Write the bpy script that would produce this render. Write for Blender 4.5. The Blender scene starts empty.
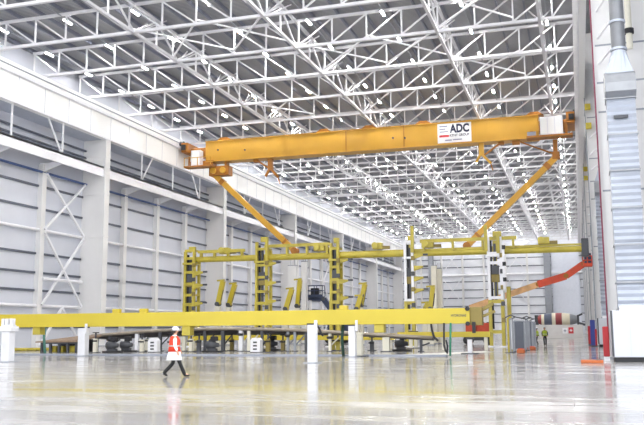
import bpy, bmesh, math, random
from mathutils import Vector, Matrix
random.seed(7)
SC = bpy.context.scene
COL = SC.collection

# ------------------------------------------------------------------ camera
F_PX, YAW, PITCH, ROLL, CAM_H = 818.7, 17.292, 8.1435, -0.3866, 1.65
_y, _p, _r = (math.radians(a) for a in (YAW, PITCH, ROLL))
_rt = Vector((math.cos(_y), math.sin(_y), 0))
FW = Vector((-math.sin(_y)*math.cos(_p), math.cos(_y)*math.cos(_p), math.sin(_p)))
_up = _rt.cross(FW)
RT = math.cos(_r)*_rt + math.sin(_r)*_up
UP = -math.sin(_r)*_rt + math.cos(_r)*_up
cam = bpy.data.cameras.new('camera')
cam.sensor_fit = 'HORIZONTAL'; cam.sensor_width = 36.0
cam.lens = F_PX/644*36.0
cam.clip_start = 0.1; cam.clip_end = 2000
camo = bpy.data.objects.new('camera', cam)
camo.matrix_world = Matrix(((RT.x, UP.x, -FW.x, 0), (RT.y, UP.y, -FW.y, 0), (RT.z, UP.z, -FW.z, CAM_H), (0, 0, 0, 1)))
COL.objects.link(camo); SC.camera = camo

# ------------------------------------------------------------------ world, exposure
W = bpy.data.worlds.new('world'); SC.world = W
W.use_nodes = True
W.node_tree.nodes['Background'].inputs[0].default_value = (0.93, 0.96, 1.0, 1)
W.node_tree.nodes['Background'].inputs[1].default_value = 1.25
LAMP_STRENGTH = 158.0
SC.view_settings.view_transform = 'Standard'
SC.view_settings.look = 'None'
SC.view_settings.exposure = 1.43
SC.view_settings.gamma = 1.0
SC.view_settings.use_curve_mapping = False
try:
    SC.cycles.use_denoising = True
    SC.cycles.max_bounces = 10
    SC.cycles.diffuse_bounces = 6
    SC.cycles.sample_clamp_indirect = 6.0
except Exception:
    pass

# ------------------------------------------------------------------ helpers
def at(x, y, Y):
    """point on the plane at depth Y seen at photo pixel x, y"""
    d = FW + (x-322)/F_PX*RT + (212.5-y)/F_PX*UP
    t = Y/d.y
    return Vector((d.x*t, Y, CAM_H+d.z*t))
def ax(x, y, Y): return at(x, y, Y).x
def az(x, y, Y): return at(x, y, Y).z
def project(p):
    v = Vector(p)-Vector((0, 0, CAM_H)); w = v.dot(FW)
    if w <= 0: return None
    return 322+F_PX*v.dot(RT)/w, 212.5-F_PX*v.dot(UP)/w

def lin(c):
    return tuple((v/12.92 if v <= .04045 else ((v+.055)/1.055)**2.4) for v in (k/255 for k in c))
MATS = {}
def mat(name, rgb, rough=0.5, metal=0.0, var=0.06, scale=1.5, emit=None, spec=0.5, bump=0.0, stretch=(1, 1, 1)):
    if name in MATS: return MATS[name]
    m = bpy.data.materials.new(name); m.use_nodes = True
    nt = m.node_tree; b = nt.nodes['Principled BSDF']
    c = lin(rgb)
    tc = nt.nodes.new('ShaderNodeTexCoord'); mp = nt.nodes.new('ShaderNodeMapping')
    mp.inputs['Scale'].default_value = stretch
    no = nt.nodes.new('ShaderNodeTexNoise'); no.inputs['Scale'].default_value = scale; no.inputs['Detail'].default_value = 5
    rp = nt.nodes.new('ShaderNodeValToRGB')
    rp.color_ramp.elements[0].position = .3; rp.color_ramp.elements[1].position = .7
    rp.color_ramp.elements[0].color = (*[k*(1-var) for k in c], 1)
    rp.color_ramp.elements[1].color = (*[min(1, k*(1+var)) for k in c], 1)
    L = nt.links.new
    L(tc.outputs['Object'], mp.inputs['Vector']); L(mp.outputs['Vector'], no.inputs['Vector'])
    L(no.outputs['Fac'], rp.inputs['Fac']); L(rp.outputs['Color'], b.inputs['Base Color'])
    b.inputs['Roughness'].default_value = rough; b.inputs['Metallic'].default_value = metal
    b.inputs['Specular IOR Level'].default_value = spec
    if bump:
        bp = nt.nodes.new('ShaderNodeBump'); bp.inputs['Strength'].default_value = bump
        L(no.outputs['Fac'], bp.inputs['Height']); L(bp.outputs['Normal'], b.inputs['Normal'])
    if emit:
        b.inputs['Emission Color'].default_value = (*lin(emit[0]), 1); b.inputs['Emission Strength'].default_value = emit[1]
    MATS[name] = m
    return m

class MB:
    def __init__(s): s.v = []; s.f = []; s.sm = []
    def add(s, vs, fs, smooth=False):
        n = len(s.v); s.v += [Vector(p) for p in vs]; s.f += [[i+n for i in f] for f in fs]; s.sm += [smooth]*len(fs); return s
    def box(s, x0, x1, y0, y1, z0, z1):
        x0, x1 = min(x0, x1), max(x0, x1); y0, y1 = min(y0, y1), max(y0, y1); z0, z1 = min(z0, z1), max(z0, z1)
        return s.add([(x0,y0,z0),(x1,y0,z0),(x1,y1,z0),(x0,y1,z0),(x0,y0,z1),(x1,y0,z1),(x1,y1,z1),(x0,y1,z1)],
                     [(0,3,2,1),(4,5,6,7),(0,1,5,4),(1,2,6,5),(2,3,7,6),(3,0,4,7)])
    def bbox(s, x0, x1, y0, y1, z0, z1, b=.03):
        """box with chamfered edges"""
        bm = bmesh.new(); bmesh.ops.create_cube(bm, size=1)
        for v in bm.verts: v.co = Vector(((x0+x1)/2+v.co.x*abs(x1-x0), (y0+y1)/2+v.co.y*abs(y1-y0), (z0+z1)/2+v.co.z*abs(z1-z0)))
        bmesh.ops.bevel(bm, geom=bm.edges[:], offset=b, segments=2, affect='EDGES', profile=.5)
        bm.verts.ensure_lookup_table(); bm.verts.index_update()
        s.add([v.co.copy() for v in bm.verts], [[v.index for v in f.verts] for f in bm.faces]); bm.free(); return s
    def bar(s, p, q, w, h=None, up=(0, 0, 1)):
        p, q = Vector(p), Vector(q); h = h or w
        d = (q-p).normalized(); u = Vector(up)
        if abs(d.dot(u)) > .98: u = Vector((0, 1, 0))
        a = d.cross(u).normalized(); b = a.cross(d).normalized()
        a *= w/2; b *= h/2
        vs = [p-a-b, p+a-b, p+a+b, p-a+b, q-a-b, q+a-b, q+a+b, q-a+b]
        return s.add(vs, [(0,1,2,3)[::-1], (4,5,6,7), (0,1,5,4), (1,2,6,5), (2,3,7,6), (3,0,4,7)][:2] and
                     [(3,2,1,0), (4,5,6,7), (0,1,5,4), (1,2,6,5), (2,3,7,6), (3,0,4,7)])
    def tube(s, p, q, r, r1=None, n=12, cap=True):
        p, q = Vector(p), Vector(q); r1 = r if r1 is None else r1
        d = (q-p).normalized(); u = Vector((0, 0, 1)) if abs(d.z) < .9 else Vector((1, 0, 0))
        a = d.cross(u).normalized(); b = a.cross(d)
        vs = []
        for c, rr in ((p, r), (q, r1)):
            for k in range(n):
                t = 2*math.pi*k/n; vs.append(c+a*math.cos(t)*rr+b*math.sin(t)*rr)
        s.add(vs, [(k, (k+1) % n, n+(k+1) % n, n+k) for k in range(n)], True)
        if cap:
            s.add(vs[:n], [list(range(n))[::-1]]); s.add(vs[n:], [list(range(n))])
        return s
    def path(s, pts, r, n=8):
        pts = [Vector(p) for p in pts]; rings = []
        for i, p in enumerate(pts):
            d = (pts[min(i+1, len(pts)-1)]-pts[max(i-1, 0)]).normalized()
            u = Vector((0, 1, 0)) if abs(d.y) < .9 else Vector((1, 0, 0))
            a = d.cross(u).normalized(); b = a.cross(d)
            rings += [p+a*math.cos(2*math.pi*k/n)*r+b*math.sin(2*math.pi*k/n)*r for k in range(n)]
        fs = [(i*n+k, i*n+(k+1) % n, (i+1)*n+(k+1) % n, (i+1)*n+k) for i in range(len(pts)-1) for k in range(n)]
        fs += [list(range(n))[::-1], [len(rings)-n+k for k in range(n)]]
        return s.add(rings, fs, True)
    def lathe(s, p, q, prof, n=20):
        """prof: list of (t along p..q, radius)"""
        p, q = Vector(p), Vector(q); d = (q-p).normalized(); u = Vector((0, 0, 1)) if abs(d.z) < .9 else Vector((1, 0, 0))
        a = d.cross(u).normalized(); b = a.cross(d); vs = []
        for t, r in prof:
            c = p.lerp(q, t)
            vs += [c+a*math.cos(2*math.pi*k/n)*r+b*math.sin(2*math.pi*k/n)*r for k in range(n)]
        m = len(prof)
        fs = [(i*n+k, i*n+(k+1) % n, (i+1)*n+(k+1) % n, (i+1)*n+k) for i in range(m-1) for k in range(n)]
        fs += [list(range(n))[::-1], [(m-1)*n+k for k in range(n)]]
        return s.add(vs, fs, True)
    def prism(s, poly, y0, y1):
        """poly in x,z extruded along y"""
        n = len(poly)
        vs = [(x, y0, z) for x, z in poly]+[(x, y1, z) for x, z in poly]
        return s.add(vs, [list(range(n)), list(range(2*n-1, n-1, -1))]+[(i, n+i, n+(i+1) % n, (i+1) % n) for i in range(n)])
    def ball(s, c, r, n=12, sc=(1, 1, 1)):
        c = Vector(c); vs = []; m = n//2+1
        for i in range(1, m):
            ph = math.pi*i/m
            vs += [c+Vector((math.sin(ph)*math.cos(2*math.pi*k/n)*r*sc[0], math.sin(ph)*math.sin(2*math.pi*k/n)*r*sc[1], math.cos(ph)*r*sc[2])) for k in range(n)]
        k0 = len(vs); vs += [c+Vector((0, 0, r*sc[2])), c-Vector((0, 0, r*sc[2]))]
        fs = [(i*n+k, (i+1)*n+k, (i+1)*n+(k+1) % n, i*n+(k+1) % n) for i in range(m-2) for k in range(n)]
        fs += [(k0, k, (k+1) % n) for k in range(n)]+[(k0+1, (m-2)*n+(k+1) % n, (m-2)*n+k) for k in range(n)]
        return s.add(vs, fs, True)
    def build(s, name, m, parent=None, local=False):
        """world-space verts; a top-level mesh gets its origin at its base, a child keeps its thing's origin"""
        if parent is not None:
            o0 = Vector((0, 0, 0)) if local else Vector(parent.get('_o', (0, 0, 0)))
        else:
            xs = [v.x for v in s.v]; ys = [v.y for v in s.v]; zs = [v.z for v in s.v]
            o0 = Vector(((min(xs)+max(xs))/2, (min(ys)+max(ys))/2, min(zs)))
        me = bpy.data.meshes.new(name)
        me.from_pydata([tuple(v-o0) for v in s.v], [], s.f)
        me.polygons.foreach_set('use_smooth', s.sm); me.materials.append(m); me.update()
        bm = bmesh.new(); bm.from_mesh(me); bmesh.ops.recalc_face_normals(bm, faces=bm.faces[:]); bm.to_mesh(me); bm.free()
        o = bpy.data.objects.new(name, me); COL.objects.link(o)
        if parent is not None:
            o.parent = parent; o['_o'] = tuple(o0)
        else:
            o.location = o0; o['_o'] = tuple(o0)
        return o

def tag(o, label, cat, group=None, kind=None):
    o['label'] = label; o['category'] = cat
    if group: o['group'] = group
    if kind: o['kind'] = kind
    return o
def thing(name, label, cat, loc=(0, 0, 0), group=None, rz=0):
    o = bpy.data.objects.new(name, None); COL.objects.link(o); o.empty_display_size = .2
    o.location = loc; o.rotation_euler = (0, 0, rz); o['_o'] = tuple(loc)
    return tag(o, label, cat, group)
def struct(name, mb, m, parent=None):
    o = mb.build(name, m, parent)
    if parent is None: o['kind'] = 'structure'
    return o
KIDS = {}
def children(o): return [c for c in o.children]
def copy_tree(o, parent=None):
    c = o.copy(); COL.objects.link(c)
    if parent is not None: c.parent = parent
    for ch in children(o): copy_tree(ch, c)
    return c
ORD = ('first second third fourth fifth sixth seventh eighth ninth tenth eleventh twelfth thirteenth fourteenth fifteenth sixteenth '
       'seventeenth eighteenth nineteenth twentieth twenty-first twenty-second twenty-third twenty-fourth twenty-fifth twenty-sixth '
       'twenty-seventh twenty-eighth twenty-ninth thirtieth').split()
def text_mb(txt, size, bold=0.0, width=None, depth=.01):
    cu = bpy.data.curves.new('text', 'FONT'); cu.body = txt; cu.size = size; cu.offset = bold; cu.extrude = depth; cu.resolution_u = 3
    o = bpy.data.objects.new('text', cu); COL.objects.link(o)
    dg = bpy.context.evaluated_depsgraph_get(); me = bpy.data.meshes.new_from_object(o.evaluated_get(dg))
    vs = [v.co.copy() for v in me.vertices]; fs = [list(p.vertices) for p in me.polygons]
    bpy.data.objects.remove(o); bpy.data.curves.remove(cu); bpy.data.meshes.remove(me)
    x0 = min(v.x for v in vs); x1 = max(v.x for v in vs); k = 1 if width is None else width/(x1-x0)
    return [Vector(((v.x-x0)*k, v.y, v.z)) for v in vs], fs
def lettering(name, txt, size, x, y, z, m, parent, bold=0.0, width=None):
    """text facing the camera side (-Y), left end at x, baseline z"""
    vs, fs = text_mb(txt, size, bold, width)
    mb = MB(); mb.add([(x+v.x, y-v.z, z+v.y) for v in vs], fs)
    return mb.build(name, m, parent)

# ------------------------------------------------------------------ materials
M_wall = mat('wall_panel', (208, 211, 220), .5, var=.03, scale=.4)
M_white = mat('white_steel', (236, 236, 240), .45, var=.03)
M_fascia = mat('fascia_white', (251, 251, 250), .5, var=.015, scale=.3)
M_truss = mat('truss_steel', (216, 216, 220), .45, var=.04)
M_girt = mat('girt_steel', (92, 97, 110), .5, var=.08)
M_grey = mat('grey_steel', (150, 154, 162), .45, var=.06)
M_col = mat('column_white', (228, 227, 226), .5, var=.03, scale=.5)
M_bluepipe = mat('blue_pipe', (70, 92, 140), .4)
M_louvre = mat('soffit_sheet', (186, 192, 206), .5, var=.05)
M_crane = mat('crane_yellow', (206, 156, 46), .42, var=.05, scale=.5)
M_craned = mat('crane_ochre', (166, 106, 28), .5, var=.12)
M_gold = mat('gantry_yellow', (184, 168, 62), .42, var=.14, scale=1.2)
M_beam = mat('beam_yellow', (198, 178, 52), .4, var=.03, scale=.6)
M_olive = mat('olive_bracket', (136, 120, 60), .55, var=.12)
M_black = mat('black_rubber', (34, 34, 38), .6)
M_dark = mat('dark_steel', (70, 72, 78), .5, var=.12)
M_navy = mat('navy_paint', (44, 56, 84), .45)
M_cream = mat('cream_steel', (226, 222, 206), .5, var=.05)
M_red = mat('red_paint', (172, 30, 38), .45)
M_boom = mat('boom_red', (206, 74, 44), .5, var=.18, scale=.8)
M_boom2 = mat('boom_faded', (214, 168, 118), .6, var=.25, scale=1.2)
M_blue = mat('blue_paint', (44, 60, 140), .45)
M_orange = mat('orange_plastic', (176, 90, 38), .5)
M_duct = mat('galvanised_duct', (176, 182, 194), .42, metal=.35, var=.06, scale=.9)
M_duct2 = mat('galvanised_dull', (150, 152, 156), .42, metal=.6, var=.1)
M_cab = mat('cabinet_white', (198, 201, 208), .45, var=.02)
M_green = mat('green_strap', (46, 132, 100), .6)
M_wood = mat('plank_brown', (146, 124, 104), .7, var=.15, scale=3, stretch=(1, 8, 1))
M_tube = mat('mould_rim', (150, 140, 126), .4, metal=.3, var=.1)
M_shell = mat('mould_shell', (72, 70, 72), .5, var=.12)
M_screen = mat('screen_grey', (132, 136, 146), .55, var=.06)
M_sign = mat('sign_white', (248, 248, 250), .5, var=.005)
M_signblue = mat('sign_navy', (26, 30, 66), .5, var=.01)
M_signgrey = mat('sign_grey', (150, 152, 172), .5, var=.01)
M_signred = mat('sign_red', (214, 60, 66), .5, var=.01)
M_conc = mat('concrete_barrier', (222, 220, 218), .7, var=.04)
M_skin = mat('skin', (206, 158, 130), .55, var=.04, scale=8)
M_vest = mat('vest_orange', (212, 54, 24), .6, var=.05, scale=6)
M_hivis = mat('vest_lime', (160, 178, 40), .6, var=.05, scale=6)
M_coat = mat('coat_white', (240, 240, 244), .65, var=.03, scale=6)
M_trouser = mat('trouser_dark', (12, 12, 16), .7, var=.1, scale=6)
M_jacket = mat('jacket_dark', (30, 33, 35), .7, var=.1, scale=6)
M_shoe = mat('shoe_black', (26, 26, 28), .5)
M_refl = mat('reflective_tape', (176, 172, 166), .4)
M_lamp = mat('lamp_lens', (255, 255, 255), .4, var=0, emit=((255, 253, 250), LAMP_STRENGTH))

def floor_material():
    m = bpy.data.materials.new('polished_concrete'); m.use_nodes = True
    nt = m.node_tree; b = nt.nodes['Principled BSDF']; L = nt.links.new; N = nt.nodes.new
    tc = N('ShaderNodeTexCoord'); mp = N('ShaderNodeMapping'); mp.inputs['Scale'].default_value = (.25, .25, 1)
    n1 = N('ShaderNodeTexNoise'); n1.inputs['Scale'].default_value = 1.3; n1.inputs['Detail'].default_value = 8
    r1 = N('ShaderNodeValToRGB')
    r1.color_ramp.elements[0].position = .32; r1.color_ramp.elements[1].position = .68
    r1.color_ramp.elements[0].color = (*lin((154, 151, 149)), 1); r1.color_ramp.elements[1].color = (*lin((186, 184, 182)), 1)
    br = N('ShaderNodeTexBrick'); br.inputs['Scale'].default_value = 1; br.inputs['Mortar Size'].default_value = .012
    br.inputs['Brick Width'].default_value = 6; br.inputs['Row Height'].default_value = 6; br.offset = 0
    br.inputs['Color1'].default_value = (1, 1, 1, 1); br.inputs['Color2'].default_value = (.97, .97, .97, 1); br.inputs['Mortar'].default_value = (.8, .8, .8, 1)
    mx = N('ShaderNodeMix'); mx.data_type = 'RGBA'; mx.blend_type = 'MULTIPLY'; mx.inputs[0].default_value = .8
    L(tc.outputs['Object'], mp.inputs['Vector']); L(mp.outputs['Vector'], n1.inputs['Vector']); L(n1.outputs['Fac'], r1.inputs['Fac'])
    L(tc.outputs['Object'], br.inputs['Vector'])
    L(r1.outputs['Color'], mx.inputs[6]); L(br.outputs['Color'], mx.inputs[7]); L(mx.outputs[2], b.inputs['Base Color'])
    mp2 = N('ShaderNodeMapping'); mp2.inputs['Scale'].default_value = (.1, .55, 1)
    n2 = N('ShaderNodeTexNoise'); n2.inputs['Scale'].default_value = 1.6; n2.inputs['Detail'].default_value = 8; n2.inputs['Roughness'].default_value = .65
    mr = N('ShaderNodeMapRange'); mr.inputs[1].default_value = .34; mr.inputs[2].default_value = .66; mr.inputs[3].default_value = .05; mr.inputs[4].default_value = .2
    L(tc.outputs['Object'], mp2.inputs['Vector']); L(mp2.outputs['Vector'], n2.inputs['Vector']); L(n2.outputs['Fac'], mr.inputs[0]); L(mr.outputs[0], b.inputs['Roughness'])
    r2 = N('ShaderNodeValToRGB'); r2.color_ramp.elements[0].position = .36; r2.color_ramp.elements[1].position = .6
    r2.color_ramp.elements[0].color = (.78, .77, .76, 1); r2.color_ramp.elements[1].color = (1, 1, 1, 1)
    mx2 = N('ShaderNodeMix'); mx2.data_type = 'RGBA'; mx2.blend_type = 'MULTIPLY'; mx2.inputs[0].default_value = .9
    L(n2.outputs['Fac'], r2.inputs['Fac']); L(mx.outputs[2], mx2.inputs[6]); L(r2.outputs['Color'], mx2.inputs[7]); L(mx2.outputs[2], b.inputs['Base Color'])
    bp = N('ShaderNodeBump'); bp.inputs['Strength'].default_value = .06; bp.inputs['Distance'].default_value = .05
    L(n2.outputs['Fac'], bp.inputs['Height']); L(bp.outputs['Normal'], b.inputs['Normal'])
    return m
def deck_material():
    m = bpy.data.materials.new('roof_deck'); m.use_nodes = True
    nt = m.node_tree; b = nt.nodes['Principled BSDF']; L = nt.links.new; N = nt.nodes.new
    tc = N('ShaderNodeTexCoord'); wv = N('ShaderNodeTexWave'); wv.wave_type = 'BANDS'; wv.bands_direction = 'Y'
    wv.inputs['Scale'].default_value = 1.1; wv.inputs['Distortion'].default_value = 0
    r = N('ShaderNodeValToRGB'); r.color_ramp.elements[0].color = (*lin((120, 122, 128)), 1); r.color_ramp.elements[1].color = (*lin((160, 161, 165)), 1)
    bp = N('ShaderNodeBump'); bp.inputs['Strength'].default_value = .5; bp.inputs['Distance'].default_value = .06
    L(tc.outputs['Object'], wv.inputs['Vector']); L(wv.outputs['Fac'], r.inputs['Fac']); L(r.outputs['Color'], b.inputs['Base Color'])
    L(wv.outputs['Fac'], bp.inputs['Height']); L(bp.outputs['Normal'], b.inputs['Normal']); b.inputs['Roughness'].default_value = .5
    return m
M_floor = floor_material(); M_deck = deck_material()

# ------------------------------------------------------------------ the setting
XL, XW = -51.0, -54.0          # hall face of the left columns / left wall sheet
XR, XRW = 1.45, 4.6            # hall face of the right columns / right wall sheet
YF = 256.0                     # far wall
Y0 = 2.0                       # the hall is open behind the camera
ZC, ZT = 27.7, 30.25           # truss chords
ZD = 30.75                     # roof deck
struct('floor', MB().box(XW-1, XRW+14, Y0-14, YF+1, -.3, 0), M_floor)
ceil = struct('ceiling', MB().box(XW-.5, XRW+.5, Y0, YF+.5, ZD, ZD+.3), M_deck)
x = XW+1.0
while x < XRW:
    struct('purlin', MB().box(x-.07, x+.07, Y0, YF, ZT+.17, ZD), mat('purlin_steel', (112, 116, 130), .5), ceil); x += 2.36
# left wall
wl = struct('wall_left', MB().box(XW-.4, XW, Y0, YF, 0, ZD), M_wall)
for z in (2.1, 6.0-.1, 7.75, 9.75, 14.5, 16.9):
    struct('girt', MB().box(XW, XW+.16, Y0, YF, z-.11, z+.11), M_girt, wl)
for z in (4.3, 12.2):
    struct('rail_tube', MB().tube((XW+.35, Y0, z), (XW+.35, YF, z), .17, n=8), M_white, wl)
for z in (20.95, 21.5, 22.3):
    struct('pipe', MB().tube((XW+.3, Y0, z), (XW+.3, YF, z), .13, n=8), M_girt, wl)
struct('pipe', MB().tube((XW+.5, Y0, 18.35), (XW+.5, YF, 18.35), .14, n=8), M_bluepipe, wl)
COLY = [48+33.0*k for k in range(-1, 7)]
colL = []
for y in COLY:
    c = MB().box(XW, XL-.12, y-.38, y+.38, 0, 23.5).box(XL-.12, XL, y-.5, y+.5, 0, 23.5)
    for z in (5.2, 12.3, 17.2, 21.6): c.box(XW, XL+.04, y-.46, y+.54, z-.12, z+.12)
    co = struct('column', c, M_col); colL.append(co)
    struct('base_plate', MB().box(XW, XL+.3, y-.9, y+.9, 0, .08), M_grey, co)
# intermediate wall posts
for k in range(-4, 25):
    if k % 4 == 0: continue
    y = 81+8.25*k
    if Y0+1 < y < YF-1:
        struct('wall_post', MB().box(XW, XW+.55, y-.28, y+.28, 0, 19.2).box(XW+.55, XW+.62, y-.36, y+.36, 0, 19.2), M_col, wl)
        struct('walkway_strut', MB().box(XL-.42, XL-.28, y-.08, y+.08, 20.3, 23.5), M_white, wl)
        if k % 4 == 3 or k % 4 == 1:
            s = -1 if k % 4 == 3 else 1
            struct('walkway_strut', MB().bar((XL-.35, y+s*.2, 20.3), (XL-.35, y+s*2.6, 23.5), .14), M_white, wl)
        struct('walkway_bracket', MB().prism([(XW, 19.4), (XL-.3, 19.4), (XL-.3, 19.15), (XW, 18.3)], y-.08, y+.08), M_white, wl)
def cross_brace(ya, yb, xs, wall):
    for z0, z1 in ((12.3, 18.2), (4.4, 12.0), (.2, 4.2)):
        if z0 < 1:
            struct('brace', MB().bar((xs, ya, z0), (xs, (ya+yb)/2, z1), .22), M_white, wall)
            struct('brace', MB().bar((xs, yb, z0), (xs, (ya+yb)/2, z1), .22), M_white, wall)
        else:
            struct('brace', MB().bar((xs, ya, z0), (xs, yb, z1), .22), M_white, wall)
            struct('brace', MB().bar((xs+.02, yb, z0), (xs+.02, ya, z1), .22), M_white, wall)
    struct('rail_tube', MB().tube((xs, ya, 7.1), (xs, yb, 7.1), .17, n=8), M_white, wall)
for kc in (0, 3):
    y = 81+33*kc; cross_brace(y-8.1, y-.95, XW+.75, wl)
# walkway along the wall and the soffit under the runway beam
struct('walkway', MB().box(XW, XL-.25, Y0, YF, 20.1, 20.3).box(XL-.4, XL-.25, Y0, YF, 19.15, 20.3), M_white, wl)
struct('soffit', MB().box(XW, XL-.6, Y0, YF, 23.5, 23.62), M_louvre, wl)
# runway beams (white cladding with a crane rail ledge)
def runway(x0, x1, face, side, z0=23.5, z1=27.45):
    b = struct('crane_beam', MB().box(x0, x1, Y0, YF, z0, z1), M_fascia)
    y = Y0+1
    mb = MB()
    while y < YF:
        mb.box(face, face+side*.015, y-.025, y+.025, z0+.1, 26.2); y += 4.125
    struct('panel_joint', mb, M_louvre, b)
    struct('crane_rail', MB().box(face, face+side*.36, Y0, YF, 26.2, 26.45), M_white, b)
    struct('flange', MB().box(face, face+side*.1, Y0, YF, z0, z0+.14), M_white, b)
    struct('conductor_rail', MB().box(face, face+side*.12, Y0, YF, 26.95, 27.03), M_grey, b)
    return b
runway(XL-.6, XL, XL, 1)
rb = runway(.97, 1.45, .97, -1)
# right wall, columns
wr = struct('wall_right', MB().box(XRW, XRW+.4, Y0+40, YF, 0, ZD), M_wall)
for z in (2.1, 5.9, 7.75, 9.75, 14.5, 16.9, 20.3):
    struct('girt', MB().box(XRW-.16, XRW, Y0+40, YF, z-.11, z+.11), M_girt, wr)
for i, y in enumerate(COLY):
    if y < 20: continue
    c = MB().box(XR+.12, XRW, y-.38, y+.38, 0, 30).box(XR, XR+.12, y-.5, y+.5, 0, 30)
    co = struct('column', c, M_col)
    for z in (9.2, 13.7, 15.4, 17.6, 21.6): struct('band', MB().box(XR+.1, XRW, y-.4, y-.36, z-.05, z+.05), M_grey, co)
    struct('base_plate', MB().box(XR-.1, XRW, y-.6, y+.6, 0, .08), M_grey, co)
    struct('pipe', MB().tube((XR-.02, y-.55, 1.0), (XR-.02, y-.55, 26), .04, n=8), mat('pipe_maroon', (140, 62, 84), .5) if y < 50 else M_grey, co)
# far wall
wf = struct('wall_far', MB().box(XW-.4, XRW+.4, YF, YF+.4, 0, ZD), mat('wall_panel_end', (232, 234, 240), .5, var=.03, scale=.4))
for z in (3.5, 6, 8.5, 11, 13.5, 16, 20.5, 23, 25.5):
    struct('girt', MB().box(XW, XRW, YF-.18, YF, z-.12, z+.12), M_girt, wf)
struct('rail_tube', MB().tube((XW, YF-.5, 18), (XRW, YF-.5, 18), .35, n=10), M_white, wf)
for xx in (-47, -40.5, -34, -27.5, -21, -14.5):
    struct('wall_post', MB().box(xx-.3, xx+.3, YF-.7, YF-.18, 0, 27.5), M_col, wf)
struct('wall_post', MB().box(-9.6, -7.6, YF-1.2, YF-.1, 0, 27.5), M_grey, wf)
struct('wall_post', MB().box(-44.5, -43.0, YF-1.2, YF-.1, 0, 27.5), M_grey, wf)
for a, b in ((-21, -14.5), (-40.5, -34)):
    for z0, z1 in ((18.5, 27), (9, 17.5)):
        struct('brace', MB().bar((a, YF-.75, z0), (b, YF-.75, z1), .25), M_white, wf)
        struct('brace', MB().bar((b, YF-.8, z0), (a, YF-.8, z1), .25), M_white, wf)
# roller door at the far right corner of the far wall
d1 = MB()
for k in range(44): d1.box(-7.4, .6, YF-.35-(.05 if k % 2 else 0), YF-.18, .02+k*.55, .02+(k+1)*.55)
struct('door_1', d1, mat('door_slats', (232, 236, 246), .4, var=.03))
# low kerb in front of the mould area and a painted patch
struct('trim_1', MB().box(-40.5, -7.8, 50.15, 50.6, 0, .09), mat('kerb_bluegrey', (150, 156, 170), .5))
struct('trim_2', MB().add([(-9.8, 50.0, .006), (-5.6, 60.0, .006), (-7.2, 62.0, .006), (-12.5, 50.7, .006), (-9.8, 50.0, .0), (-5.6, 60.0, 0), (-7.2, 62.0, 0), (-12.5, 50.7, 0)],
       [(0, 1, 2, 3), (7, 6, 5, 4), (0, 4, 5, 1), (1, 5, 6, 2), (2, 6, 7, 3), (3, 7, 4, 0)]), mat('floor_paint_white', (232, 230, 224), .35))
struct('trim_3', MB().box(-7.5, 3.5, 55.3, 55.42, 0, .005), MATS['floor_paint_white'])
struct('trim_4', MB().box(-7.0, 3.5, 62.0, 62.15, 0, .005), MATS['floor_paint_white'])

# ------------------------------------------------------------------ roof trusses
NODES = [-49.75+3.25*k for k in range(0, 16)]
XA, XB = -52.9, .92
MID = -24.0
def cross_truss(parts):
    """members of one truss across the hall, at y = 0"""
    out = []
    out.append(('bottom_chord', MB().box(XA, XB, -.15, .15, ZC-.12, ZC+.12)))
    out.append(('top_chord', MB().box(XA, XB, -.12, .12, ZT-.13, ZT+.11)))
    xs = [XA+.15]+NODES+[XB-.12]
    for xx in xs: out.append(('post', MB().box(xx-.065, xx+.065, -.065, .065, ZC+.14, ZT-.13)))
    for a, b in zip(xs[:-1], xs[1:]):
        if (a+b)/2 < MID: out.append(('diagonal', MB().bar((a, 0, ZT-.1), (b, 0, ZC+.1), .13, .13)))
        else: out.append(('diagonal', MB().bar((a, 0, ZC+.1), (b, 0, ZT-.1), .13, .13)))
    return out
TY = [61.1+8.25*k for k in range(-6, 24)]
TY = [y for y in TY if y < YF-1]
def truss_label(k):
    return f'white steel lattice roof truss across the hall, {ORD[k]} from the front'
near = None; far = None
vis = [y for y in TY if y > 60]
for y in TY:
    if y < 60: lab = 'white steel lattice roof truss across the hall, nearer than the photo shows'
    else: lab = truss_label(vis.index(y))
    if y < 61.1+8.25*9.5:
        if near is None:
            t = thing('roof_truss', lab, 'roof truss', (0, 0, 0), 'lattice trusses across the roof')
            for n, mb in cross_truss(True): mb.build(n, M_truss, t)
            near = t
        else:
            t = copy_tree(near)
        t.location = (0, y, 0)
    else:
        if far is None:
            mb = MB()
            for n, q in cross_truss(False): mb.add(q.v, q.f)
            t = mb.build('roof_truss', M_truss); t.location.y = 0; far = t
        else:
            t = copy_tree(far)
        t.location.y = y
    tag(t, lab, 'roof truss', 'lattice trusses across the roof')
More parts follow.
